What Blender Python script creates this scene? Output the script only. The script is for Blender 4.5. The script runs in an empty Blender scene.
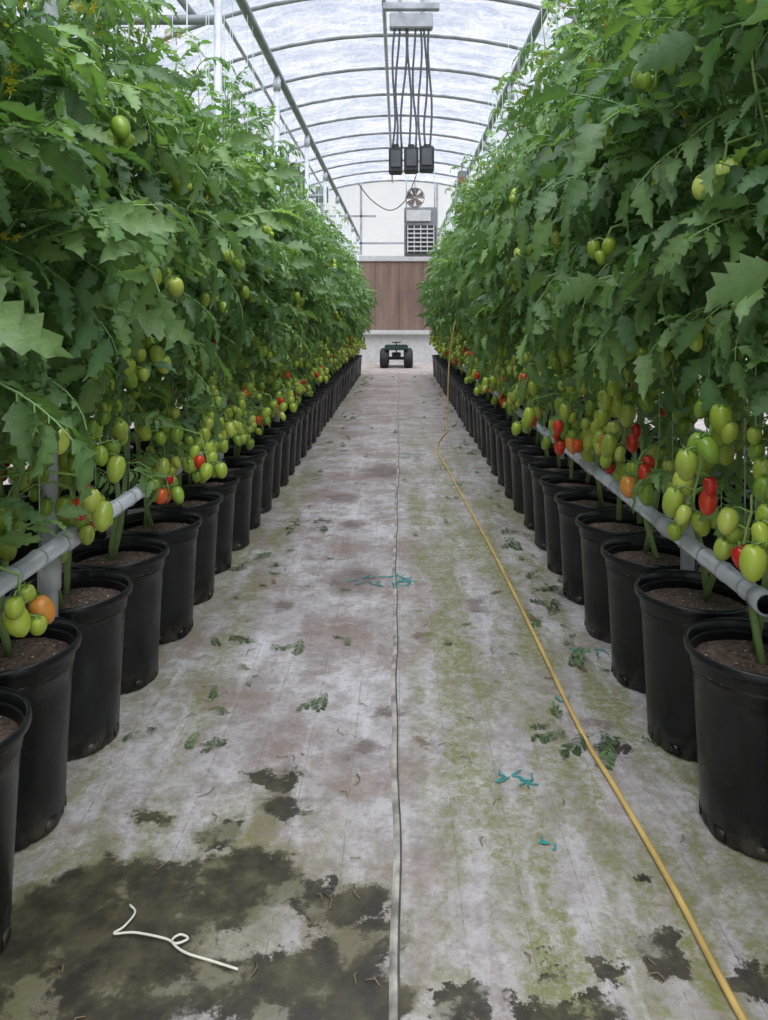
import bpy, math, random
import numpy as np
from mathutils import Vector, Matrix

random.seed(7)
RNG = np.random.default_rng(7)
sc = bpy.context.scene
sc.view_settings.view_transform = 'Standard'
sc.view_settings.exposure = 0.0

# ------------------------------------------------------------------ node helpers
class NT:
    def __init__(s, name):
        s.mat = bpy.data.materials.new(name); s.mat.use_nodes = True
        s.t = s.mat.node_tree; s.t.nodes.clear()
        s.out = s.t.nodes.new('ShaderNodeOutputMaterial')
    def n(s, typ, **kw):
        nd = s.t.nodes.new(typ)
        for k, v in kw.items(): setattr(nd, k, v)
        return nd
    def l(s, a, b): s.t.links.new(a, b)
    def put(s, sock, v):
        if isinstance(v, bpy.types.NodeSocket): s.l(v, sock)
        elif isinstance(v, (tuple, list)) and len(v) == 3 and sock.type == 'RGBA': sock.default_value = (*v, 1)
        else: sock.default_value = v
    def math(s, op, a, b=0.0, clamp=False):
        nd = s.n('ShaderNodeMath', operation=op, use_clamp=clamp)
        s.put(nd.inputs[0], a); s.put(nd.inputs[1], b); return nd.outputs[0]
    def vmath(s, op, a, b):
        nd = s.n('ShaderNodeVectorMath', operation=op)
        s.put(nd.inputs[0], a); s.put(nd.inputs[1], b)
        return nd.outputs['Value'] if op == 'LENGTH' else nd.outputs[0]
    def coord(s): return s.n('ShaderNodeTexCoord').outputs['Object']
    def mapping(s, vec, scale=(1,1,1), loc=(0,0,0)):
        nd = s.n('ShaderNodeMapping'); s.l(vec, nd.inputs[0])
        nd.inputs['Scale'].default_value = scale; nd.inputs['Location'].default_value = loc
        return nd.outputs[0]
    def noise(s, vec, scale=5, detail=4, rough=.55, color=False):
        nd = s.n('ShaderNodeTexNoise')
        if vec is not None: s.l(vec, nd.inputs['Vector'])
        nd.inputs['Scale'].default_value = scale; nd.inputs['Detail'].default_value = detail
        nd.inputs['Roughness'].default_value = rough
        return nd.outputs['Color'] if color else nd.outputs['Fac']
    def ramp(s, v, a, b, lo=0.0, hi=1.0, smooth=True):
        nd = s.n('ShaderNodeMapRange'); nd.interpolation_type = 'SMOOTHSTEP' if smooth else 'LINEAR'
        s.put(nd.inputs['Value'], v)
        for k, x in zip(('From Min','From Max','To Min','To Max'), (a,b,lo,hi)): nd.inputs[k].default_value = x
        return nd.outputs[0]
    def mix(s, f, a, b, blend='MIX'):
        nd = s.n('ShaderNodeMix', data_type='RGBA', blend_type=blend)
        s.put(nd.inputs[0], f); s.put(nd.inputs[6], a); s.put(nd.inputs[7], b)
        return nd.outputs[2]
    def bump(s, h, strength=.3, dist=.01):
        nd = s.n('ShaderNodeBump'); s.l(h, nd.inputs['Height'])
        nd.inputs['Strength'].default_value = strength; nd.inputs['Distance'].default_value = dist
        return nd.outputs[0]
    def principled(s, color, rough=.5, metal=0.0, normal=None, spec=.5, sss=0):
        p = s.n('ShaderNodeBsdfPrincipled')
        s.put(p.inputs['Base Color'], color); s.put(p.inputs['Roughness'], rough)
        s.put(p.inputs['Metallic'], metal); s.put(p.inputs['Specular IOR Level'], spec)
        if normal is not None: s.l(normal, p.inputs['Normal'])
        return p.outputs[0]
    def done(s, sh): s.l(sh, s.out.inputs['Surface']); return s.mat

def simple(name, col, rough=.5, metal=0., var=.25, nscale=8, bump=0.):
    m = NT(name); c = m.coord(); f = m.noise(c, nscale, 5)
    dark = tuple(x*(1-var) for x in col); light = tuple(min(1, x*(1+var)) for x in col)
    col_ = m.mix(m.ramp(f, .3, .7), dark, light)
    nr = m.bump(m.noise(c, nscale*6, 3), bump, .004) if bump else None
    return m.done(m.principled(col_, m.ramp(f, .3, .7, rough*.85, min(1, rough*1.15)), metal, nr))

# ------------------------------------------------------------------ mesh builder
class MB:
    def __init__(s): s.V=[]; s.F=[]; s.M=[]; s.C=[]; s.n=0
    def add(s, v, f, mat=0, col=(1,1,1)):
        v = np.asarray(v, float)
        s.V.append(v)
        n=s.n; s.F.extend([[i+n for i in q] for q in f])
        if isinstance(mat, (list, np.ndarray)): s.M.extend(list(mat))
        else: s.M.extend([mat]*len(f))
        c = np.asarray(col, float)
        if c.ndim == 1: c = np.tile(c, (len(v), 1))
        s.C.append(c); s.n += len(v)
    def mesh(s, name, mats, smooth=True):
        me = bpy.data.meshes.new(name)
        V = np.concatenate(s.V)
        me.from_pydata(V.tolist(), [], s.F)
        for m in mats: me.materials.append(m)
        me.polygons.foreach_set('material_index', np.array(s.M, dtype=np.int32))
        me.polygons.foreach_set('use_smooth', np.full(len(s.F), smooth))
        at = me.color_attributes.new('col', 'FLOAT_COLOR', 'POINT')
        C = np.concatenate(s.C); C = np.hstack([C, np.ones((len(C),1))])
        at.data.foreach_set('color', C.ravel().astype(np.float32))
        me.update(); return me
    def obj(s, name, mats, smooth=True, parent=None):
        return place(name, s.mesh(name, mats, smooth), parent=parent)

def place(name, me, loc=(0,0,0), rot=(0,0,0), scale=(1,1,1), parent=None):
    o = bpy.data.objects.new(name, me); sc.collection.objects.link(o)
    o.location = loc; o.rotation_euler = rot; o.scale = scale
    if parent: o.parent = parent
    return o

def empty(name, loc=(0,0,0)):
    o = bpy.data.objects.new(name, None); sc.collection.objects.link(o); o.location = loc
    o.empty_display_size = .1
    return o

def tube(pts, r, n=8, cap=True):
    pts = [Vector(p) for p in pts]; k = len(pts)
    rs = r if hasattr(r, '__len__') else [r]*k
    V=[]; F=[]
    T0 = (pts[1]-pts[0]).normalized()
    ref = Vector((0,0,1)) if abs(T0.z) < .9 else Vector((1,0,0))
    side = T0.cross(ref).normalized()
    for i, p in enumerate(pts):
        T = (pts[min(i+1,k-1)]-pts[max(i-1,0)]).normalized()
        side = (side - T*side.dot(T)).normalized(); up = T.cross(side)
        for j in range(n):
            a = 2*math.pi*j/n
            V.append(p + (side*math.cos(a)+up*math.sin(a))*rs[i])
    for i in range(k-1):
        for j in range(n):
            a=i*n+j; b=i*n+(j+1)%n
            F.append([a,b,b+n,a+n])
    if cap:
        F.append(list(range(n))[::-1]); F.append([(k-1)*n+j for j in range(n)])
    return np.array([tuple(v) for v in V]), F

def box(cx, cy, cz, sx, sy, sz, bev=0.0):
    x,y,z = sx/2, sy/2, sz/2
    if bev <= 0:
        V=[(cx+a*x,cy+b*y,cz+c*z) for a in(-1,1) for b in(-1,1) for c in(-1,1)]
        F=[[0,1,3,2],[4,6,7,5],[0,4,5,1],[2,3,7,6],[0,2,6,4],[1,5,7,3]]
        return V,F
    import bmesh
    bm = bmesh.new(); bmesh.ops.create_cube(bm, size=1)
    for v in bm.verts: v.co = Vector((v.co.x*sx, v.co.y*sy, v.co.z*sz))
    bmesh.ops.bevel(bm, geom=bm.edges[:], offset=bev, segments=2, affect='EDGES')
    bm.verts.index_update()
    V=[(v.co.x+cx, v.co.y+cy, v.co.z+cz) for v in bm.verts]; F=[[v.index for v in f.verts] for f in bm.faces]
    bm.free(); return V,F

def revolve(profile, n=48, axis='Z', mod=None):
    V=[];F=[]
    for i,(r,z) in enumerate(profile):
        for j in range(n):
            a=2*math.pi*j/n; rr = r*(mod(i,a) if mod else 1)
            x,y=rr*math.cos(a), rr*math.sin(a)
            V.append((x,y,z) if axis=='Z' else ((z,x,y) if axis=='X' else (x,z,y)))
    for i in range(len(profile)-1):
        for j in range(n):
            a=i*n+j;b=i*n+(j+1)%n; F.append([a,b,b+n,a+n])
    return V,F

# ------------------------------------------------------------------ materials
def mat_leaf(name='leaf_green'):
    m = NT(name)
    at = m.n('ShaderNodeAttribute', attribute_name='col').outputs['Color']
    c = m.coord(); f = m.noise(c, 40, 4)
    col = m.mix(m.ramp(f,.3,.75,0,.55), at, m.mix(1.0, at, (1.35,1.3,1.2), 'MULTIPLY'))
    bf = m.n('ShaderNodeNewGeometry').outputs['Backfacing']
    back = m.mix(.45, col, (.20,.30,.18))
    col2 = m.mix(bf, col, back)
    p = m.principled(col2, .46, 0, m.bump(m.noise(c, 120, 3), .4, .004), .45)
    tr = m.n('ShaderNodeBsdfTranslucent'); m.l(m.mix(1.0, col, (1.7,1.9,.7), 'MULTIPLY'), tr.inputs[0])
    mx = m.n('ShaderNodeMixShader'); mx.inputs[0].default_value=.30
    m.l(p, mx.inputs[1]); m.l(tr.outputs[0], mx.inputs[2])
    return m.done(mx.outputs[0])
def mat_attr(name, rough, spec=.5, nscale=30, v=.2):
    m = NT(name)
    at = m.n('ShaderNodeAttribute', attribute_name='col').outputs['Color']
    f = m.noise(m.coord(), nscale, 3)
    col = m.mix(m.ramp(f,.3,.7,0,v), at, m.mix(1.0, at, (1.4,1.35,1.2),'MULTIPLY'))
    return m.done(m.principled(col, rough, 0, None, spec))
M_LEAF = mat_leaf()
M_STEM = mat_attr('vine_stem', .6)
M_FRUIT = mat_attr('tomato_skin', .25, .5, 25, .35)
M_TWINE = mat_attr('twine_fibre', .8)

def mat_pot():
    m = NT('black_pot_plastic'); c = m.coord()
    f = m.noise(m.mapping(c,(1,1,.35)), 14, 6, .65); g = m.noise(c, 4, 3)
    col = m.mix(m.ramp(f,.52,.8), (.007,.008,.009), (.022,.023,.025))
    z = m.n('ShaderNodeSeparateXYZ'); m.l(c, z.inputs[0])
    dust = m.math('MULTIPLY', m.ramp(z.outputs[2], .09, 0.0), m.ramp(m.noise(c, 25, 5),.4,.7))
    col = m.mix(m.math('MULTIPLY', dust, .6), col, (.14,.12,.095))
    return m.done(m.principled(col, m.ramp(g,.3,.7,.24,.40), 0, m.bump(m.noise(c,60,4),.12,.003), .4))
def mat_soil():
    m = NT('potting_soil'); c = m.coord()
    v = m.n('ShaderNodeTexVoronoi'); m.l(c, v.inputs[0]); v.inputs['Scale'].default_value=70
    per = m.ramp(v.outputs['Distance'], .28, .16)
    rnd = m.n('ShaderNodeSeparateColor'); m.l(v.outputs['Color'], rnd.inputs[0])
    per = m.math('MULTIPLY', per, m.ramp(rnd.outputs[0], .6,.65))
    base = m.mix(m.ramp(m.noise(c,60,6,.7),.35,.7), (.08,.052,.04), (.27,.19,.145))
    return m.done(m.principled(m.mix(per, base, (.65,.62,.57)), .95, 0, m.bump(m.noise(c,80,6,.7),1,.012)))
M_POT = mat_pot(); M_SOIL = mat_soil()
M_STEEL = simple('galvanised_steel', (.34,.355,.39), .45, .25, .2, 6)
M_PVC = simple('grey_conduit', (.54,.57,.62), .4, .05, .12, 10)
M_DARK = simple('dark_metal', (.03,.032,.035), .5, .2, .3)
M_CABLE = simple('grey_cable', (.08,.085,.10), .6, .0, .2)
M_GREY = simple('grey_enamel', (.20,.21,.22), .5, .1, .15)
M_WHITEP = simple('white_painted', (.50,.50,.50), .5, 0, .1)
M_RUBBER = simple('tyre_rubber', (.015,.015,.016), .75, 0, .3, 20, .3)
M_GREENP = simple('cart_green_paint', (.02,.05,.04), .5, .1, .2)
M_HOSE = simple('yellow_hose', (.56,.39,.13), .5, 0, .18, 9)
M_RED = simple('red_paint', (.30,.05,.04), .5)
M_BROWN = simple('brown_disc', (.25,.17,.12), .6)

def mat_film(name, trans, ca, cb):
    m = NT(name); c = m.coord()
    wv = m.vmath('ADD', c, m.vmath('MULTIPLY', m.vmath('SUBTRACT', m.noise(c,1.2,4,.6,True),(.5,.5,.5)), (1.4,.7,.7)))
    w = m.noise(m.mapping(wv,(.7,2.4,1.2)), 1.7, 8, .70)
    w2 = m.noise(m.mapping(wv,(3.0,.8,2.0)), 1.8, 7, .7)
    w3 = m.noise(m.mapping(wv,(1.2,4.0,1.5)), 1.6, 6, .65)
    s1 = m.ramp(m.math('ABSOLUTE', m.math('SUBTRACT', w2, .5)), .03, .0)
    s2 = m.ramp(m.math('ABSOLUTE', m.math('SUBTRACT', w3, .5)), .03, .0)
    f = m.ramp(w, .38, .64)
    f = m.math('ADD', m.math('MULTIPLY', f, .65), m.math('MULTIPLY', m.math('MAXIMUM', s1, s2), .45), True)
    col = m.mix(f, ca, cb)
    tl = m.n('ShaderNodeBsdfTranslucent'); m.l(col, tl.inputs[0])
    tp = m.n('ShaderNodeBsdfTransparent'); m.l(col, tp.inputs[0])
    mx = m.n('ShaderNodeMixShader'); mx.inputs[0].default_value = trans
    m.l(tl.outputs[0], mx.inputs[1]); m.l(tp.outputs[0], mx.inputs[2])
    gl = m.n('ShaderNodeBsdfGlossy'); gl.inputs['Roughness'].default_value=.28
    m.l(m.bump(m.math('ADD',w,w2), .8, .08), gl.inputs['Normal'])
    m2 = m.n('ShaderNodeMixShader'); m2.inputs[0].default_value=.06
    m.l(mx.outputs[0], m2.inputs[1]); m.l(gl.outputs[0], m2.inputs[2])
    return m.done(m2.outputs[0])
M_FILM = mat_film('poly_film_roof', .84, (.56,.62,.75), (1.0,1.0,1.0))
M_FILM2 = mat_film('poly_film_wall', .90, (.95,.96,.98), (1,1,1))

def mat_pad():
    m = NT('cooling_pad_kraft'); c = m.coord()
    s = m.n('ShaderNodeSeparateXYZ'); m.l(c, s.inputs[0])
    fx = m.math('FRACT', m.math('MULTIPLY', s.outputs[0], 1/.61))
    seam = m.math('MAXIMUM', m.ramp(fx,.03,.0), m.ramp(fx,.97,1.0))
    col = m.mix(m.ramp(m.noise(m.mapping(c,(1.5,1,.3)),3,5),.3,.7), (.17,.115,.09), (.25,.175,.14))
    wv = m.n('ShaderNodeTexWave'); m.l(m.mapping(c,(1,1,6)), wv.inputs[0]); wv.inputs['Scale'].default_value=2; wv.inputs['Distortion'].default_value=1
    col = m.mix(m.math('MULTIPLY',wv.outputs['Fac'],.2), col, (.12,.08,.06))
    col = m.mix(m.math('MULTIPLY', seam, .8), col, (.05,.03,.025))
    return m.done(m.principled(col, .9))
M_PAD = mat_pad()

def mat_floor():
    m = NT('ground_cloth'); c = m.coord()
    warp = m.vmath('SUBTRACT', m.noise(c, 6, 8, .75, color=True), (.5,.5,.5))
    wp = m.vmath('ADD', c, m.vmath('MULTIPLY', warp, (.24,.32,0)))
    sep = m.n('ShaderNodeSeparateXYZ'); m.l(c, sep.inputs[0]); X, Y = sep.outputs[0], sep.outputs[1]
    def blobs(lst, vec, soft=.72):
        acc = None
        for cx,cy,rx,ry in lst:
            d = m.vmath('LENGTH', m.vmath('MULTIPLY', m.vmath('SUBTRACT', vec, (cx,cy,0)), (1/rx,1/ry,0)), (0,0,0))
            b = m.ramp(d, 1.0, soft)
            acc = b if acc is None else m.math('MAXIMUM', acc, b)
        return acc
    n1 = m.noise(c, 1.6, 6, .6); n2 = m.noise(c, 14, 7, .72); n3 = m.noise(m.mapping(c,(6,.6,1)), 3, 6, .65)
    n4 = m.noise(c, 5, 8, .75); n5 = m.noise(c, 38, 6, .8)
    col = m.mix(m.ramp(n1,.35,.65), (.39,.365,.37), (.56,.54,.56))
    col = m.mix(m.ramp(n2,.44,.64,0,.6), col, (.25,.23,.22))
    col = m.mix(m.ramp(n4,.47,.63,0,.65), col, (.22,.185,.17))
    col = m.mix(m.ramp(n3,.52,.72,0,.45), col, (.70,.69,.71))
    col = m.mix(m.ramp(n5,.48,.66,0,.5), col, (.16,.145,.13))
    fx = m.math('FRACT', m.math('MULTIPLY', X, 1/.118))
    line = m.math('MULTIPLY', m.ramp(fx,.030,.01), m.ramp(m.noise(m.mapping(c,(1,8,1)),6,2),.4,.6,.1,.75))
    col = m.mix(line, col, (.16,.15,.14))
    nb = m.noise(wp, 2.6, 8, .72)
    brownmask = m.math('MULTIPLY', m.ramp(nb,.46,.60), m.ramp(X,.30,-.05,.40,1.0))
    farm = m.ramp(Y, 3.0, 12.0, .03, .42)
    col = m.mix(m.math('MULTIPLY', brownmask, .62), col, (.205,.145,.115))
    col = m.mix(farm, col, (.29,.22,.185))
    bs = blobs([(-.20,3.15,.16,.25),(-.02,2.1,.08,.04),(.05,1.95,.04,.04),(-.10,1.93,.09,.06),(.55,2.05,.06,.05),(-.35,4.6,.15,.2),(-.1,5.4,.2,.4),(-.28,1.75,.05,.2),(.1,2.6,.05,.06),(.3,2.9,.06,.1),(-.45,2.9,.06,.08),(-.25,4.0,.12,.1)], wp, .3)
    col = m.mix(m.math('MULTIPLY', bs, .7), col, (.11,.073,.055))
    # algae
    ng = m.noise(m.mapping(wp,(2.6,.42,1)), 3.0, 8, .75)
    gm = m.math('MULTIPLY', m.ramp(X,-.02,.10), m.ramp(X,1.1,.75,.8,1))
    gm = m.math('MULTIPLY', gm, m.ramp(Y,9,3.5,.2,1))
    gl = blobs([(-.45,1.50,.65,.42),(-.58,2.1,.14,.5),(.3,1.75,.30,.9)], wp, .05)
    gle = m.math('MULTIPLY', m.ramp(X,-.48,-.62), m.ramp(Y,9,4,.4,.9))
    gm = m.math('MAXIMUM', m.math('MAXIMUM', gm, gl), gle)
    green = m.math('MULTIPLY', m.ramp(ng,.40,.59), gm)
    speck = m.ramp(m.noise(c, 45, 6, .8), .38,.58,.35,1)
    col = m.mix(m.math('MULTIPLY', m.math('MULTIPLY', green, speck), .9), col, (.165,.175,.042))
    W=[(-.30,1.80,.07,.05),(-.26,1.685,.06,.05),(-.39,1.60,.045,.045),(-.55,1.66,.05,.02),(-.52,1.42,.22,.13),
                 (-.32,1.44,.14,.11),(-.14,1.42,.12,.05),(-.07,1.33,.10,.05),(-.17,1.22,.22,.10),(-.60,1.24,.30,.18),
                 (-.10,1.0,.3,.12),(-.7,1.0,.4,.2),(.467,1.31,.045,.055),(.10,1.19,.05,.045),(.27,1.19,.10,.035),(.353,1.27,.035,.035),
                 (.48,1.475,.02,.02),(.62,1.25,.05,.04),(.24,1.285,.02,.02),(.55,1.9,.06,.03),(-.55,1.15,.2,.1)]
    halo = blobs([(x,y,rx*1.35+.02,ry*1.35+.02) for x,y,rx,ry in W[:11]], wp, .45)
    col = m.mix(m.math('MULTIPLY', m.math('MULTIPLY', halo, m.ramp(n2,.3,.6,.3,1)), .65), col, (.135,.13,.062))
    wet = blobs(W, wp, .84)
    hole = m.ramp(m.noise(c, 7, 8, .7), .53, .60)
    wet = m.math('MULTIPLY', wet, m.math('SUBTRACT', 1.0, m.math('MULTIPLY', hole, .75)))
    wcol = m.mix(m.ramp(m.noise(c, 14, 6, .65),.35,.7), (.024,.021,.016), (.095,.085,.05))
    col = m.mix(m.math('MULTIPLY', wet, .93), col, wcol)
    h = m.math('ADD', m.noise(c, 5, 4), m.math('MULTIPLY', m.noise(c,90,4,.7), .12))
    rough = m.math('SUBTRACT', .85, m.math('MULTIPLY', wet, .45))
    return m.done(m.principled(col, rough, 0, m.bump(h, .45, .03), .3))
M_FLOOR = mat_floor()
M_SEAM = simple('cloth_seam', (.33,.31,.275), .9, 0, .5, 14, .5)
M_SEAMD = simple('cloth_seam_dark', (.08,.07,.065), .9, 0, .4, 14)
M_GRASS = simple('outside_ground', (.22,.24,.16), .95, 0, .3, 1)

# ------------------------------------------------------------------ shell
Y0, Y1 = -3.0, 19.2
HW, SPR, BH = 4.5, 1.8, 2.9
b = MB()
b.add([(-HW,Y0,0),(HW,Y0,0),(HW,Y1,0),(-HW,Y1,0)],[[0,1,2,3]]); b.obj('floor',[M_FLOOR],False)
b = MB(); b.add([(-60,-40,-.03),(60,-40,-.03),(60,80,-.03),(-60,80,-.03)],[[0,1,2,3]]); b.obj('outside_ground',[M_GRASS],False)

def arch(t):
    a = math.pi*(1-t); return (HW*math.cos(a), SPR+BH*math.sin(a))
RIB = 1.233
nrib = int(round((Y1-Y0)/RIB))
b = MB(); V=[];F=[]; NA=48; NS=nrib*6
for j in range(NS+1):
    y = Y0+(Y1-Y0)*j/NS; ph = (j%6)/6; bul = .055*math.sin(math.pi*ph)
    for i in range(NA+1):
        x,z = arch(i/NA); nx, nz = x/HW, (z-SPR)/BH
        w = .02*math.sin(i*1.7+j*2.1)*math.sin(math.pi*ph)
        V.append((x+nx*(.045+bul+w), y, z+nz*(.045+bul+w)))
for j in range(NS):
    for i in range(NA):
        a=j*(NA+1)+i; F.append([a,a+1,a+NA+2,a+NA+1])
b.add(V,F); b.obj('ceiling',[M_FILM])
for nm,sx in (('wall_left',-1),('wall_right',1)):
    b=MB(); x=sx*(HW+.03); b.add([(x,Y0,0),(x,Y1,0),(x,Y1,SPR),(x,Y0,SPR)],[[0,1,2,3]]); b.obj(nm,[M_FILM2],False)
    b=MB(); b.add(*box(sx*(HW-.02),(Y0+Y1)/2,.12,.04,Y1-Y0,.24)); b.obj('baseboard_'+nm[5:],[M_WHITEP],False)
def gable(name,y,mat):
    b=MB(); pts=[(-HW,y,0)]+[(arch(i/48)[0],y,arch(i/48)[1]) for i in range(49)]+[(HW,y,0)]
    b.add(pts,[list(range(len(pts)))]); return b.obj(name,[mat],False)
gable('wall_back',Y1+.03,M_FILM2); gable('wall_front',Y0-.03,M_FILM2)

b=MB(); pts=[(-HW,0,0),(-HW,0,1.0)]+[(arch(i/40)[0],0,arch(i/40)[1]) for i in range(41)]+[(HW,0,1.0),(HW,0,0)]
b.add(*tube(pts,.034,8)); rib=b.mesh('hoop',[M_STEEL])
for k in range(nrib+1): place('roof_hoop',rib,(0,Y0+(Y1-Y0)*k/nrib,0))
for t,xo in ((.5,-.17),(.36,0),(.64,0),(.22,0),(.78,0),(.1,0),(.9,0)):
    x,z=arch(t); b=MB(); x+=xo
    b.add(*tube([(x,Y0,z-.055),(x,Y1,z-.055)],.024,8)); b.obj('roof_purlin',[M_STEEL])
LX, RX = -.865, .785
PXL, PXR, ZL, ZR = -.85, .83, 2.83, 2.87
for x,z in ((PXL,ZL),(PXR,ZR)):
    b=MB(); b.add(*tube([(x,Y0+.1,z),(x,15.9,z)],.028,10)); b.obj('trellis_rail',[M_STEEL])
def post_mesh(H):
    b=MB(); b.add(*tube([(0,0,0),(0,0,H)],.0195,12))
    for z in (.50,1.6,H-.06): b.add(*tube([(0,0,z-.04),(0,0,z+.04)],.027,12))
    return b.mesh('trellis_post',[M_PVC])
pl,pr=post_mesh(ZL-.03),post_mesh(ZR-.03)
for k in range(-1,9):
    place('trellis_post',pl,(PXL,1.80+1.675*k,0)); place('trellis_post',pr,(PXR,2.13+1.675*k,0))
for k in (1,4,7):
    for x,s,y0_ in ((PXL,-1,1.80),(PXR,1,2.13)):
        y=y0_+1.675*k; b=MB(); z=2.52
        b.add(*tube([(x+s*.02,y,z),(s*4.3,y,z)],.024,8)); b.add(*tube([(x+s*.1,y,z),(s*2.3,y,4.22)],.017,8))
        b.obj('cross_brace',[M_STEEL])
YE=14.6
def pipe(x,z,y0,y1,ph):
    b=MB(); b.add(*tube([(x,y0,z),(x,y1,z)],.021,14)); b.add(*tube([(x,y0,z),(x,y0+.04,z)],.026,14))
    y=ph
    while y<y1:
        if y>y0: b.add(*tube([(x,y-.03,z),(x,y+.03,z)],.026,14))
        y+=.8375
    y=ph+.3
    while y<y1:
        if y>y0: b.add(*tube([(x,y-.006,z),(x,y+.006,z)],.0235,12))
        y+=.11
    return b.obj('irrigation_pipe',[M_PVC])
pipe(PXL+.05,.585,.5,YE,.125); pipe(PXR-.06,.52,1.55,YE,.455)
pipe(-1.60,.565,.5,YE,.1); pipe(1.50,.54,.5,YE,.1)

# ------------------------------------------------------------------ pots
def pot_mesh():
    b=MB(); n=64
    prof=[(0.0,.004),(.100,.004),(.110,.0),(.116,.006),(.1175,.03),(.1185,.034),(.121,.10),(.1265,.20),(.1318,.30),(.1345,.338),
          (.1365,.340),(.1375,.344),(.1375,.350),(.1355,.354),(.1365,.372),(.1375,.376),(.1490,.378),(.1515,.381),(.1525,.388),(.1515,.397),(.149,.400),(.145,.400),(.1425,.396),
          (.1400,.375),(.138,.350)]
    def mod(i,a):
        if 2<=i<=4: return 1-.035*(max(0,math.cos(a*16))**4) 
        return 1
    V,F=revolve(prof,n,mod=mod); b.add(V,F,0)
    V=[];F=[]; R=10
    rr=np.random.default_rng(3)
    for i in range(R+1):
        for j in range(n):
            a=2*math.pi*j/n; r=.139*i/R
            V.append((r*math.cos(a),r*math.sin(a),.352+.016*(1-(i/R)**2)+(rr.random()-.5)*.008*(0<i<R)))
    for i in range(R):
        for j in range(n):
            a=i*n+j;c=i*n+(j+1)%n; F.append([a,c,c+n,a+n])
    b.add(V,F,1)
    for k in range(8):
        a=2*math.pi*(k+.5)/8
        V,F=box(0,0,0,.004,.028,.022); V=[(v[0]+.1172,v[1],v[2]+.02) for v in V]
        V=[(v[0]*math.cos(a)-v[1]*math.sin(a),v[0]*math.sin(a)+v[1]*math.cos(a),v[2]) for v in V]
        b.add(V,F,0)
    return b.mesh('nursery_pot',[M_POT,M_SOIL])
PM=pot_mesh()

# ------------------------------------------------------------------ plants
def leaflet(L,W,rng,n=11):
    V=[];F=[]; ph=rng.random()*6
    curl=.10+.45*rng.random(); fold=.2+.55*rng.random()
    for i in range(n+1):
        t=i/n
        w=W*max(.03,math.sin(math.pi*min(1,t**.68)))**.9
        lob=1.0 if i%2 else .66
        if i in(0,n): w=W*.02; lob=1
        x=t*L; zc=-curl*L*t*t+.03*L*math.sin(5*t+ph)
        xs=x+(.055*L if i%2 else -.02*L)*(0<i<n)
        wl=w*lob*(1+.25*(rng.random()-.5)); wr=w*lob*(1+.25*(rng.random()-.5))
        rip=.14*W*math.sin(i*2.2+ph)
        V+= [(xs,wl,zc+fold*wl*.6+rip),(x,0,zc),(xs,-wr,zc+fold*wr*.6-rip)]
    for i in range(n):
        a=3*i; F+=[[a,a+1,a+4,a+3],[a+1,a+2,a+5,a+4]]
    V=np.array(V); c=np.ones((len(V),1)); c[1::3]=1.25
    return V,F,c
def compound(seed):
    rng=np.random.default_rng(seed); b=MB()
    K=10; P=[Vector((0,0,0))]; ang=.35+.4*rng.random(); yaw=0; T=[]
    bend=(.6+1.6*(seed%5)/4)/K; yb=(rng.random()-.5)*1.0/K
    for i in range(K):
        d=Vector((math.cos(ang)*math.cos(yaw),math.cos(ang)*math.sin(yaw),math.sin(ang))); T.append(d)
        P.append(P[-1]+d/K); ang-=bend; yaw+=yb
    T.append(T[-1])
    v,f=tube(P,[.013*(1-.07*i) for i in range(K+1)],4,False); b.add(v,f,1,(1.7,1.6,1.4))
    def at(s):
        q=min(K-1e-4,s*K); i=int(q); return P[i].lerp(P[i+1],q-i),T[i]
    items=[(1.0,0,.33)]
    for s,sz in ((.32,.20),(.50,.29),(.69,.32),(.86,.27)):
        for sd in(-1,1): items.append((s+.04*(rng.random()-.5),sd,sz*(.85+.3*rng.random())))
    for s in(.41,.60,.78): 
        for sd in(-1,1): items.append((s,sd,.08+.04*rng.random()))
    for s,sd,sz in items:
        p,t=at(min(s,.999))
        N=(Vector((0,0,1))-t*t.z).normalized()
        S=N.cross(t)
        a=sd*(.95+.35*(rng.random()-.5))
        d=(t*math.cos(a)+S*math.sin(a))+N*(-.6*rng.random()+.1); d.normalize()
        nn=(N-d*N.dot(d)).normalized(); nn=Matrix.Rotation((rng.random()-.5)*1.5,3,d)@nn
        y=nn.cross(d)
        R=np.array([d,y,nn]).T
        V,F,c=leaflet(sz,sz*(.215+.06*rng.random()),rng)
        off=np.array(d)*.035*(sd!=0)
        V=V@R.T+np.array(p)+off
        tint=.75+.5*rng.random()
        b.add(V,F,0,c*np.array([tint]*3))
        if sd!=0:
            v,f=tube([p,p+d*.05],.006,3,False); b.add(v,f,1,(1.4,1.4,1.3))
    return np.concatenate(b.V),None,np.array(b.M),np.concatenate(b.C),b.F
TEMPL=[compound(s) for s in range(10)]

def rot(az,pitch,roll):
    return np.array(Matrix.Rotation(az,3,'Z')@Matrix.Rotation(-pitch,3,'Y')@Matrix.Rotation(roll,3,'X'))
def put_leaf(b,rng,pos,az,pitch,scale,col):
    V,_,M,C,F=TEMPL[rng.integers(len(TEMPL))]
    R=rot(az,pitch,(rng.random()-.5)*1.3)
    b.add((V*scale)@R.T+np.array(pos),F,M,C*np.array(col))

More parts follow.
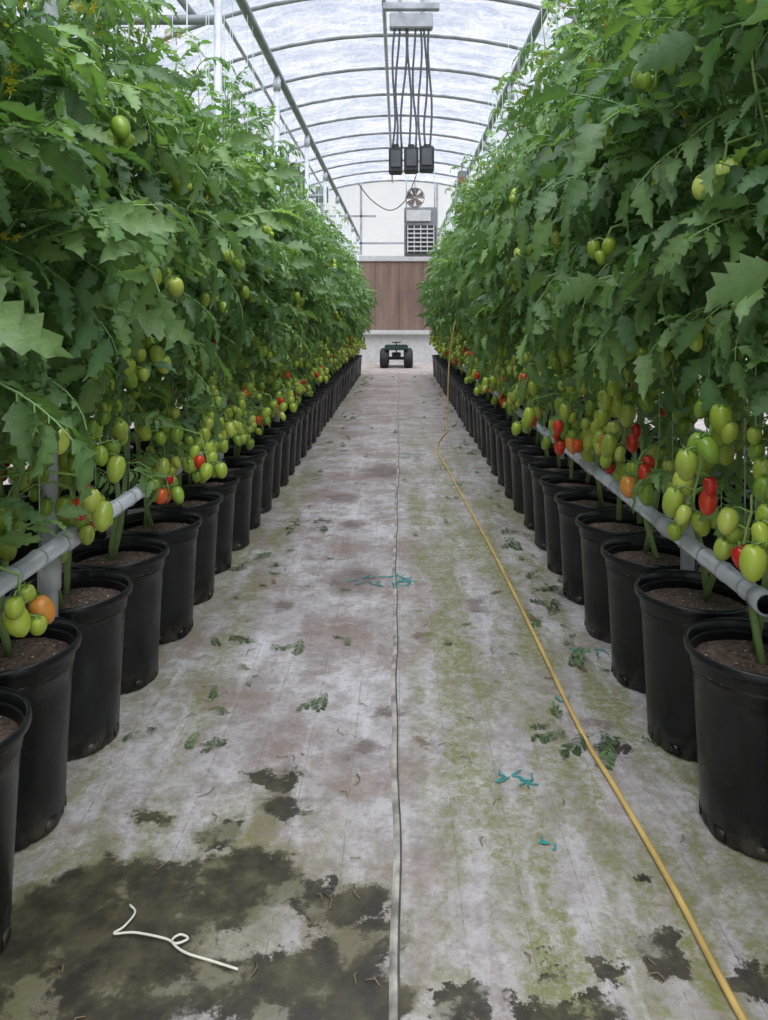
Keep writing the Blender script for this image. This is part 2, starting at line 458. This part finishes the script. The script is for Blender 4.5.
def tomato_tmpl():
    n=14; prof=[]
    for i in range(10):
        a=math.pi*i/9; r=math.sin(a)**.95; z=-math.cos(a)
        z2=z*1.42; r2=r*(1+.07*z)
        if z>.9: z2-= .10
        if z<-.95: z2-=.05
        prof.append((max(r2,.001),z2-1.3))
    V,F=revolve(prof,n); return np.array(V),F
TV,TF=tomato_tmpl()
def calyx(b,pos,s,R):
    V=[];F=[]
    for k in range(5):
        a=k*2*math.pi/5; da=.25
        V+=[(0,0,.06),(.45*math.cos(a-da),.45*math.sin(a-da),.03),(1.05*math.cos(a),1.05*math.sin(a),.16),(.45*math.cos(a+da),.45*math.sin(a+da),.03)]
        F.append([4*k,4*k+1,4*k+2,4*k+3])
    b.add((np.array(V)*s)@R.T+np.array(pos),F,1,(.10,.22,.05))
def put_tomato(b,rng,pos,r,col):
    R=rot(rng.random()*6.28,(rng.random()-.5)*.9,(rng.random()-.5)*.9)
    sh=np.array([1,1,.85+.3*rng.random()])
    b.add((TV*sh*r)@R.T+np.array(pos),TF,2,col)
    calyx(b,pos,r,R)
GREENS=[(.26,.36,.040),(.32,.41,.05),(.21,.33,.04),(.39,.46,.085),(.17,.28,.035),(.30,.39,.06)]
REDS=[(.55,.035,.015),(.58,.05,.02),(.58,.10,.02),(.52,.22,.04),(.48,.02,.012)]

def cluster(b,rng,start,az,red,nf,reach):
    p0=Vector(start); d=Vector((math.cos(az),math.sin(az),0))
    pts=[p0]
    for i in range(1,4): pts.append(p0+d*reach*i/3+Vector((0,0,.03*math.sin(i))))
    x=pts[-1].copy(); n=max(3,nf//2+1)
    for i in range(n):
        x=x+Vector(((rng.random()-.5)*.014,(rng.random()-.5)*.014,-.030))+d*.006; pts.append(x.copy())
    v,f=tube(pts,.0032,5); b.add(v,f,1,(.20,.33,.09))
    for i in range(nf):
        q=pts[3+min(i//2+1,n)]; a=az+math.pi/2*(1 if i%2 else -1)+(rng.random()-.5)*1.8
        r=.0140+.0095*rng.random()
        if i==nf-1: a=az
        tp=q+Vector((math.cos(a),math.sin(a),0))*(.020+.018*rng.random())+Vector((0,0,.005*rng.random()))
        v,f=tube([q,q.lerp(tp,.6)+Vector((0,0,.006)),tp],.002,4,False); b.add(v,f,1,(.2,.33,.09))
        if rng.random()<red: col=REDS[rng.integers(len(REDS))]
        else: col=GREENS[rng.integers(len(GREENS))]
        put_tomato(b,rng,tp,r,col)

def plant_mesh(seed,dense=1.0):
    rng=np.random.default_rng(100+seed); b=MB()
    redplant=(seed%3==0)
    def lcol(young=0,mul=1):
        k=rng.random()**1.1
        c=np.array([.066,.138,.055])*(1-k)+np.array([.165,.265,.092])*k
        return c*(1+.3*young)*mul
    for st in range(2):
        oy=(-.08,.08)[st]; H=1.70+.38*rng.random()
        pts=[]; K=16; ph=rng.random()*6
        for i in range(K+1):
            t=i/K; z=.35+(H-.35)*t
            pts.append(Vector((.03*math.sin(ph+t*5)+.02*(rng.random()-.5)-.03, oy*min(1,t*4)+.04*math.sin(ph*2+t*6), z)))
        v,f=tube(pts,[.009*(1-.55*i/K) for i in range(K+1)],7); b.add(v,f,1,(.20,.30,.10))
        def at(z):
            q=max(0,min(K-1e-3,(z-.35)/(H-.35)*K)); i=int(q); return pts[i].lerp(pts[i+1],q-i)
        v,f=tube([(0.015,oy,.55),(0.012,oy,2.72)],.0016,4); b.add(v,f,3,(.45,.58,.50))
        for z in np.arange(.75,H,.27):
            z=z+.08*rng.random(); p=at(z); v,f=tube([p+Vector((0,-.012,0)),p+Vector((.012,0,.006)),p+Vector((0,.012,0))],.0035,4); b.add(v,f,3,(.03,.36,.30))
        nl=int(35*dense)
        for i in range(nl):
            t=(i+rng.random())/nl; z=.97+(H-.97)*t
            p=at(z); az=rng.random()*6.283
            if rng.random()<.25: az=(rng.random()-.5)*1.8
            young=max(0,(t-.75)/.25)
            grow=min(1,max(0,(z-1.0)/.35))
            tap=min(1,max(0,(z-1.42)/.5))
            sc_=(.17+.09*grow+.20*rng.random()**1.4)*(1-.45*tap)
            pitch=.8*(rng.random()-.5)+young*.6+.1*(1-grow)
            put_leaf(b,rng,p,az,pitch,sc_,lcol(young))
        for i in range(6):
            z=(H-.05-.3*rng.random()) if i<3 else 1.1+.5*rng.random()
            p=at(z); az=rng.random()*6.283 if i<3 else (rng.random()-.5)*2
            up=.15+.22*rng.random(); out=.06+.14*rng.random(); d=Vector((math.cos(az),math.sin(az),0))
            sp=[p,p+d*out*.5+Vector((0,0,up*.3)),p+d*out*.85+Vector((0,0,up*.7)),p+d*out+Vector((0,0,up))]
            v,f=tube(sp,[.005,.004,.0035,.002],5); b.add(v,f,1,(.22,.33,.11))
            for k in range(5):
                t=.3+.7*k/4; q=sp[0].lerp(sp[3],t)+Vector((0,0,.02))
                put_leaf(b,rng,q,az+k*2.4,.35+.5*t*rng.random(),.11+.09*rng.random(),lcol(.7))
        for i in range(6):
            p=at(.62+.38*rng.random())
            put_leaf(b,rng,p,rng.random()*6.28,-.3+.4*rng.random(),.13+.12*rng.random(),lcol(0,1.1))
        for i in range(4):
            z=H-.5+.5*rng.random(); p=at(z)+Vector(((rng.random()-.0)*.22,(rng.random()-.5)*.2,.05))
            for k in range(6):
                q=p+Vector(tuple((rng.random(3)-.5)*.05)); V=[];F=[]
                for w in range(5):
                    a=w*1.2566; V+=[(0,0,0),(.006*math.cos(a-.4),.006*math.sin(a-.4),.001),(.014*math.cos(a),.014*math.sin(a),-.003),(.006*math.cos(a+.4),.006*math.sin(a+.4),.001)]; F.append([4*w,4*w+1,4*w+2,4*w+3])
                b.add(np.array(V)@rot(0,rng.random()*1.5,0).T+np.array(q),F,2,(.80,.68,.05))
        for z0,nf,rc in ((.66,6,.16),(.75,7,.22),(.85,7,.15),(.95,7,.21),(1.06,6,.18)):
            if rng.random()<.10: continue
            z=z0+.08*(rng.random()-.5)
            az=(rng.random()-.5)*2.4 if rng.random()<.78 else rng.random()*6.28
            red=(.32 if redplant and z0<.78 else (.05 if z0<.80 else .005))
            cluster(b,rng,at(z),az,red,nf-int(rng.integers(3)),rc*(.55+.6*rng.random()))
        for _ in range(2):
            if rng.random()<.5: cluster(b,rng,at(1.2+.45*rng.random()),(rng.random()-.5)*1.0,0,3+int(rng.integers(2)),.24)
    return b.mesh('tomato_plant',[M_LEAF,M_STEM,M_FRUIT,M_TWINE])
PLANTS=[plant_mesh(s) for s in range(10)]

def row(x,y0,n,flip,zs,over={},jx=.016,pick={}):
    last=-1
    for k in range(n):
        y=y0+.335*k+(random.random()-.5)*.015; xx=x+(random.random()-.5)*jx
        if k in over: xx=over[k]
        place('nursery_pot',PM,(xx,y,0),(0,0,random.random()*6.28))
        a=(math.pi if flip else 0)+(random.random()-.5)*.7
        i=random.randrange(len(PLANTS))
        if i==last: i=(i+1)%len(PLANTS)
        if k in pick: i=pick[k]
        last=i
        place('tomato_plant',PLANTS[i],(xx,y,0),(0,0,a),(1,1,zs*(.94+.12*random.random())))
row(LX,.295,43,False,.97,{3:-.815,2:-.84},pick={4:3,5:1,11:6})
row(RX,1.63-.67-.335,42,True,1.08,{0:.86,1:.86,2:.85},pick={4:9,5:3,9:0})
row(-1.62,.4,43,False,1.0,jx=.03)
row(1.54,.3,43,True,1.06,jx=.03)

# ------------------------------------------------------------------ floor seam, hose, debris
b=MB(); V=[];F=[]; N=260
for i in range(N+1):
    y=-1+19.8*i/N; xo=-.012+.006*math.sin(y*1.3)+.003*math.sin(y*5.1)+.002*math.sin(y*13)
    for dx,z in ((-.010,.0008),(-.006,.004),(-.001,.006),(.004,.005),(.008,.0008)): V.append((xo+dx,y,z))
for i in range(N):
    for j in range(4):
        a=i*5+j; F.append([a,a+1,a+6,a+5])
b.add(V,F,[0,0,0,1]*N); b.obj('cloth_seam',[M_SEAM,M_SEAMD])

def smooth_path(pts,n=12):
    P=[Vector(p) for p in pts]; P=[P[0]*2-P[1]]+P+[P[-1]*2-P[-2]]; out=[]
    for i in range(1,len(P)-2):
        for k in range(n):
            t=k/n; a,b_,c,d=P[i-1],P[i],P[i+1],P[i+2]
            out.append(.5*((2*b_)+(c-a)*t+(2*a-5*b_+4*c-d)*t*t+(3*b_-a-3*c+d)*t**3))
    out.append(P[-2]); return out
b=MB(); z=.008
b.add(*tube(smooth_path([(.60,.4,z),(.575,.9,z),(.545,1.18,z),(.535,1.45,z),(.512,1.75,z),(.49,2.0,z),(.475,2.6,z),(.455,3.3,z),(.43,3.9,z),(.39,4.7,z),(.36,5.4,z),(.325,6.0,z),(.34,6.5,z),(.42,7.0,z),(.46,7.2,z),(.475,7.3,.06),(.485,7.35,.3),(.50,7.35,.7),(.55,7.37,1.04),(.62,7.45,1.14),(.72,7.6,.9)]),.0068,8))
b.obj('garden_hose',[M_HOSE])

def fl(u,v,z=.0): y=829/(v-318); return ((u-399)/740*y,y,z)
b=MB(); rng=np.random.default_rng(55)
def clip(x,y,s,colr):
    V,_2,M,C,F=TEMPL[rng.integers(len(TEMPL))]; R=rot(rng.random()*6.28,0,0)
    W=V*s; W[:,1]*=.75; W[:,2]*=.25; W[:,2]+=.05*s*np.sin(W[:,0]*60/s*.1); W[:,2]-=np.percentile(W[:,2],3)-.002; W[:,2]=np.clip(W[:,2],.0015,None); W=W@R.T+np.array([x,y,0])
    b.add(W,F,M,C*np.array(colr))
spots=[(320,527,.2),(300,530,.14),(330,524,.14),(255,565,.18),(262,572,.12),(305,645,.12),(350,640,.13),(330,697,.13),(145,742,.11),(215,640,.13),(250,683,.07),(560,610,.18),(555,600,.18),(545,620,.14),(568,590,.14),(590,655,.17),(600,735,.17),(620,742,.14),(585,740,.12),(560,725,.10),(510,655,.05),(520,540,.2),(500,535,.15),(510,545,.15),(550,575,.15),(455,500,.12),(480,455,.2),(330,590,.08),(575,590,.12),(210,740,.09),(220,745,.07),(340,560,.08),(130,980,.03),(300,760,.03)]
for u,v,s in spots:
    x,y,_=fl(u,v)
    for q in range(2): clip(x+(rng.random()-.5)*.05,y+(rng.random()-.5)*.05,s*(.5+.5*rng.random()),np.array([.08,.135,.06])*(.6+.6*rng.random()))
for i in range(170):
    sd=rng.choice([-1,1]); y=1.9+12*rng.random(); x=(sd*(.62-.12*rng.random()**1.5) if rng.random()<.82 else (rng.random()-.5)*1.0); s=.03+.06*rng.random()
    clip(x,y,s*(1 if y<6 else 1.8),(.14,.10,.05) if rng.random()<.35 else (.08,.14,.055))
b.obj('leaf_clippings',[M_LEAF,M_STEM])
b=MB()
for u,v,l in ((362,579,.04),(375,582,.05),(400,583,.06),(408,582,.07),(392,578,.05),(515,780,.026),(525,783,.02),(508,778,.02),(455,485,.05),(417,455,.08),(412,457,.06),(590,652,.04),(550,845,.014),(440,470,.05),(560,700,.015)):
    x,y,_=fl(u,v); 
    for k in range(3):
        a=rng.random()*6.28; pts=[]; p=Vector((x+(rng.random()-.5)*l*1.3,y+(rng.random()-.5)*l*.6,.005))
        for i in range(6):
            pts.append(p.copy()); a+=(rng.random()-.5)*1.9; p=p+Vector((math.cos(a)*l*.35,math.sin(a)*l*.3,0))
        b.add(*tube(smooth_path(pts,4),.0018,5),0,(.02,.28,.28))
b.obj('twine_scraps',[M_TWINE])
b=MB(); pts=[fl(*p,.006) for p in ((130,908),(135,916),(124,930),(114,937),(135,936),(165,942),(176,947),(188,942),(180,938),(172,945),(185,956),(210,964),(238,973))]
b.add(*tube(smooth_path(pts,6),.0021,6),0,(.66,.63,.56)); b.obj('string_scrap',[M_TWINE])
b=MB()
for i in range(130):
    y=1.15+5*rng.random()**1.5; x=(rng.random()-.5)*1.2; a=rng.random()*6.28; l=.012+.035*rng.random()
    b.add(*tube([(x,y,.003),(x+l*math.cos(a)*.5,y+l*math.sin(a)*.5,.006),(x+l*math.cos(a+.5),y+l*math.sin(a+.5),.003)],.0011,4),0,(.20,.15,.09))
b.obj('dry_stalk_scraps',[M_TWINE])

# ------------------------------------------------------------------ end wall
par=empty('cooling_pad_wall',(0,18.9,0))
def part(name,mb,mats,sm=False): return mb.obj(name,mats,sm,parent=par)
b=MB(); b.add(*box(0,0,1.685,7.6,.15,1.75)); part('pad',b,[M_PAD])
b=MB(); b.add(*box(0,-.02,2.63,7.7,.20,.14,.01)); b.add(*box(0,-.04,.76,7.7,.2,.10,.01)); part('gutter_frame',b,[M_WHITEP])
b=MB(); b.add(*box(0,.05,.35,8.6,.06,.70)); part('knee_panel',b,[M_WHITEP])
fr=empty('gable_frame',(0,19.12,0))
b=MB()
for x in (-3,-2,-.98,.98,2,3):
    zt=SPR+BH*math.sqrt(1-(x/HW)**2); b.add(*box(x,0,(zt+2.75)/2,.06,.05,zt-2.75))
for z in (3.05,3.75):
    w=HW*math.sqrt(max(0,1-((z-SPR)/BH)**2)); b.add(*box(0,.0,z,2*w,.05,.05) if z<3.5 else box(-1.7,0,z,2.2,.05,.05))
o=b.obj('studs',[M_STEEL],False,parent=fr)

ht=empty('unit_heater',(.50,17.0,2.57))
b=MB(); b.add(*box(0,.25,.55,.76,.46,1.10,.02)); b.obj('casing',[M_GREY],False,parent=ht)
b=MB()
b.add(*box(0,.01,.36,.68,.03,.64)); b.obj('opening',[M_DARK],False,parent=ht)
b=MB()
for k in range(6): b.add(*box(-.02,-.015,.09+.1*k,.60,.05,.03))
for k in range(5): b.add(*box(-.3+.15*k,-.02,.36,.022,.03,.62))
b.add(*box(-.05,-.01,.9,.56,.03,.26,.01)); b.obj('louvre_slats',[M_WHITEP],False,parent=ht)
b=MB()
for x in(-.33,.33): b.add(*tube([(x,.25,1.1),(x,.25,1.93)],.012,6))
b.obj('hanger_rods',[M_STEEL],True,parent=ht)
def fan(loc,r,rod,back=M_DARK):
    f=empty('circulation_fan',loc)
    b=MB(); b.add(*revolve([(r,-.09),(r*1.04,-.1),(r*1.05,0),(r*1.04,.1),(r,.09),(r*.97,0),(r,-.09)],32,axis='Y')); b.obj('shroud',[M_STEEL],True,parent=f)
    b=MB(); b.add(*revolve([(.001,-.05),(r*.25,-.04),(r*.28,.04),(.001,.05)],20,axis='Y'))
    for k in range(5):
        a=k*math.pi*.4+.3; c,s=math.cos(a),math.sin(a); V=[]
        for rr,w in((.2,.14),(.92,.42)):
            for q in(-1,1): V.append((r*(rr*c-q*w*s),q*.03,r*(rr*s+q*w*c)))
        b.add(V,[[0,1,3,2]])
    b.obj('blades',[back],False,parent=f)
    b=MB()
    for q in (.4,.7,.98): b.add(*tube([(r*q*math.cos(i*math.pi/12),-.1,r*q*math.sin(i*math.pi/12)) for i in range(25)],.004,4))
    for i in range(8): b.add(*tube([(0,-.1,0),(r*math.cos(i*math.pi/4),-.1,r*math.sin(i*math.pi/4))],.004,4))
    b.add(*tube([(0,0,r),(0,0,r+rod)],.01,6)); b.obj('guard_and_rod',[M_STEEL],True,parent=f)
fan((.38,17.6,3.98),.22,.4,M_BROWN)
fan((-1.08,7.8,2.62),.12,.1,M_GREY)
cb=empty('control_box',(.68,8.0,2.62))
b=MB(); b.add(*box(0,0,0,.09,.10,.17,.01)); b.add(*tube([(0,0,.08),(0,0,.17),(.05,0,.20),(.14,0,.21)],.008,6)); b.obj('housing',[M_GREY],False,parent=cb)
b=MB(); b.add(*box(0,-.052,-.02,.06,.012,.07,.004)); b.obj('red_cover',[M_RED],False,parent=cb)
b=MB(); b.add(*box(-1.0,9.6,2.72,.16,.12,.20,.01)); b.add(*box(-1.0,9.53,2.72,.12,.02,.15,.005)); b.obj('control_box',[M_GREY],False)

hc=empty('hanging_control_boxes',(.13,7.9,0))
b=MB()
for i,(x,s) in enumerate(((-.165,1.05),(0,1.1),(.165,1.1))):
    b.add(*box(x,0,2.79+.01*i,.14*s,.18,.26,.012)); b.add(*tube([(x,0,2.91),(x,0,2.97)],.035,8))
b.obj('boxes',[M_DARK],False,parent=hc)
b=MB()
for i,x in enumerate((-.165,0,.165)): b.add(*box(x,-.095,2.80+.01*i,.105,.02,.18,.006))
b.obj('box_faces',[M_CABLE],False,parent=hc)
b=MB()
for x,dx in ((-.20,-.17),(-.15,-.14),(-.10,-.06),(-.02,-.02),(.05,.03),(.10,.09),(.15,.15),(.2,.20)):
    pts=[(x,0,2.93)]+[(x+(dx-x)*t+.022*math.sin(6*t+x*30),.02*math.sin(4*t),2.93+1.32*t) for t in (.2,.4,.6,.8,1)]
    b.add(*tube(smooth_path(pts,4),.013,6))
b.obj('cables',[M_CABLE],True,parent=hc)
b=MB(); b.add(*box(0,0,4.28,.46,.12,.16,.01)); b.add(*box(0,0,4.44,.60,.08,.07,.005)); b.add(*tube([(-.12,0,4.36),(-.12,0,4.62)],.02,8)); b.add(*tube([(.12,0,4.36),(.12,0,4.66)],.02,8))
b.obj('ridge_bracket',[M_STEEL],False,parent=hc)
b=MB(); b.add(*tube(smooth_path([(-.9,16.5,4.1),(-.6,16.6,3.75),(-.2,16.7,3.55),(.15,16.8,3.8),(.4,17,4.4)],8),.012,5)); b.obj('power_cable',[M_DARK])

# ------------------------------------------------------------------ cart
ct=empty('garden_cart',(-.06,16.9,0))
def wheel(x,y,r,w):
    b=MB()
    prof=[(r*.45,-w*.35),(r*.7,-w*.5),(r*.93,-w*.45),(r,-w*.2),(r,w*.2),(r*.93,w*.45),(r*.7,w*.5),(r*.45,w*.35)]
    V,F=revolve(prof,28,axis='X',mod=lambda i,a:1+.02*(math.cos(a*20)>0)*(i in(2,3,4,5)))
    b.add([(v[0]+x,v[1]+y,v[2]+r) for v in V],F)
    o=b.obj('tyre',[M_RUBBER],True,parent=ct)
    b=MB(); V,F=revolve([(.001,-w*.3),(r*.2,-w*.32),(r*.46,-w*.2),(r*.46,w*.2),(r*.2,w*.32),(.001,w*.3)],20,axis='X')
    b.add([(v[0]+x,v[1]+y,v[2]+r) for v in V],F); b.obj('hub',[M_STEEL],True,parent=ct)
for x in(-.27,.27):
    for y in(-.3,.35): wheel(x,y,.21,.20)
b=MB()
for y in(-.3,.35): b.add(*tube([(-.24,y,.2),(.24,y,.2)],.018,8))
b.add(*box(0,.02,.25,.12,.75,.06,.01)); b.add(*box(0,-.3,.30,.2,.12,.1,.01)); b.add(*tube([(0,-.36,.28),(0,-.52,.4),(0,-.5,.58)],.016,8)); b.add(*tube([(-.1,-.5,.58),(.1,-.5,.58)],.016,8))
b.obj('chassis',[M_DARK],False,parent=ct)
b=MB(); b.add(*box(0,.02,.42,.50,1.0,.03,.01))
for x in(-.25,.25): b.add(*box(x,.02,.46,.02,1.0,.07,.005))
for y in(-.48,.52): b.add(*box(0,y,.46,.50,.02,.07,.005))
b.obj('tray',[M_GREENP],False,parent=ct)

# ------------------------------------------------------------------ world & camera & light
w=bpy.data.worlds.new('overcast_sky'); sc.world=w; w.use_nodes=True
nt=w.node_tree; bg=nt.nodes['Background']
tc=nt.nodes.new('ShaderNodeTexCoord'); sp=nt.nodes.new('ShaderNodeSeparateXYZ'); mr=nt.nodes.new('ShaderNodeMapRange'); mx=nt.nodes.new('ShaderNodeMix'); mx.data_type='RGBA'
nt.links.new(tc.outputs['Generated'],sp.inputs[0]); nt.links.new(sp.outputs[2],mr.inputs[0]); mr.inputs[1].default_value=0; mr.inputs[2].default_value=.5
nt.links.new(mr.outputs[0],mx.inputs[0]); mx.inputs[6].default_value=(1.0,1.0,1.0,1); mx.inputs[7].default_value=(.68,.72,.82,1)
nt.links.new(mx.outputs[2],bg.inputs[0]); bg.inputs[1].default_value=.96
sun=bpy.data.lights.new('soft_sun','SUN'); sun.energy=8.4; sun.angle=math.radians(70); sun.color=(1,.975,.94)
so=bpy.data.objects.new('soft_sun',sun); sc.collection.objects.link(so); so.rotation_euler=(math.radians(22),math.radians(5),0)

cam=bpy.data.cameras.new('camera'); co=bpy.data.objects.new('camera',cam); sc.collection.objects.link(co)
co.location=(0,0,1.12); co.rotation_euler=(math.radians(90),0,0)
cam.sensor_fit='VERTICAL'; cam.sensor_height=36; cam.lens=740/1020*36
cam.shift_x=-15/1020; cam.shift_y=-192/1020; cam.clip_start=.05; cam.clip_end=200
sc.camera=co
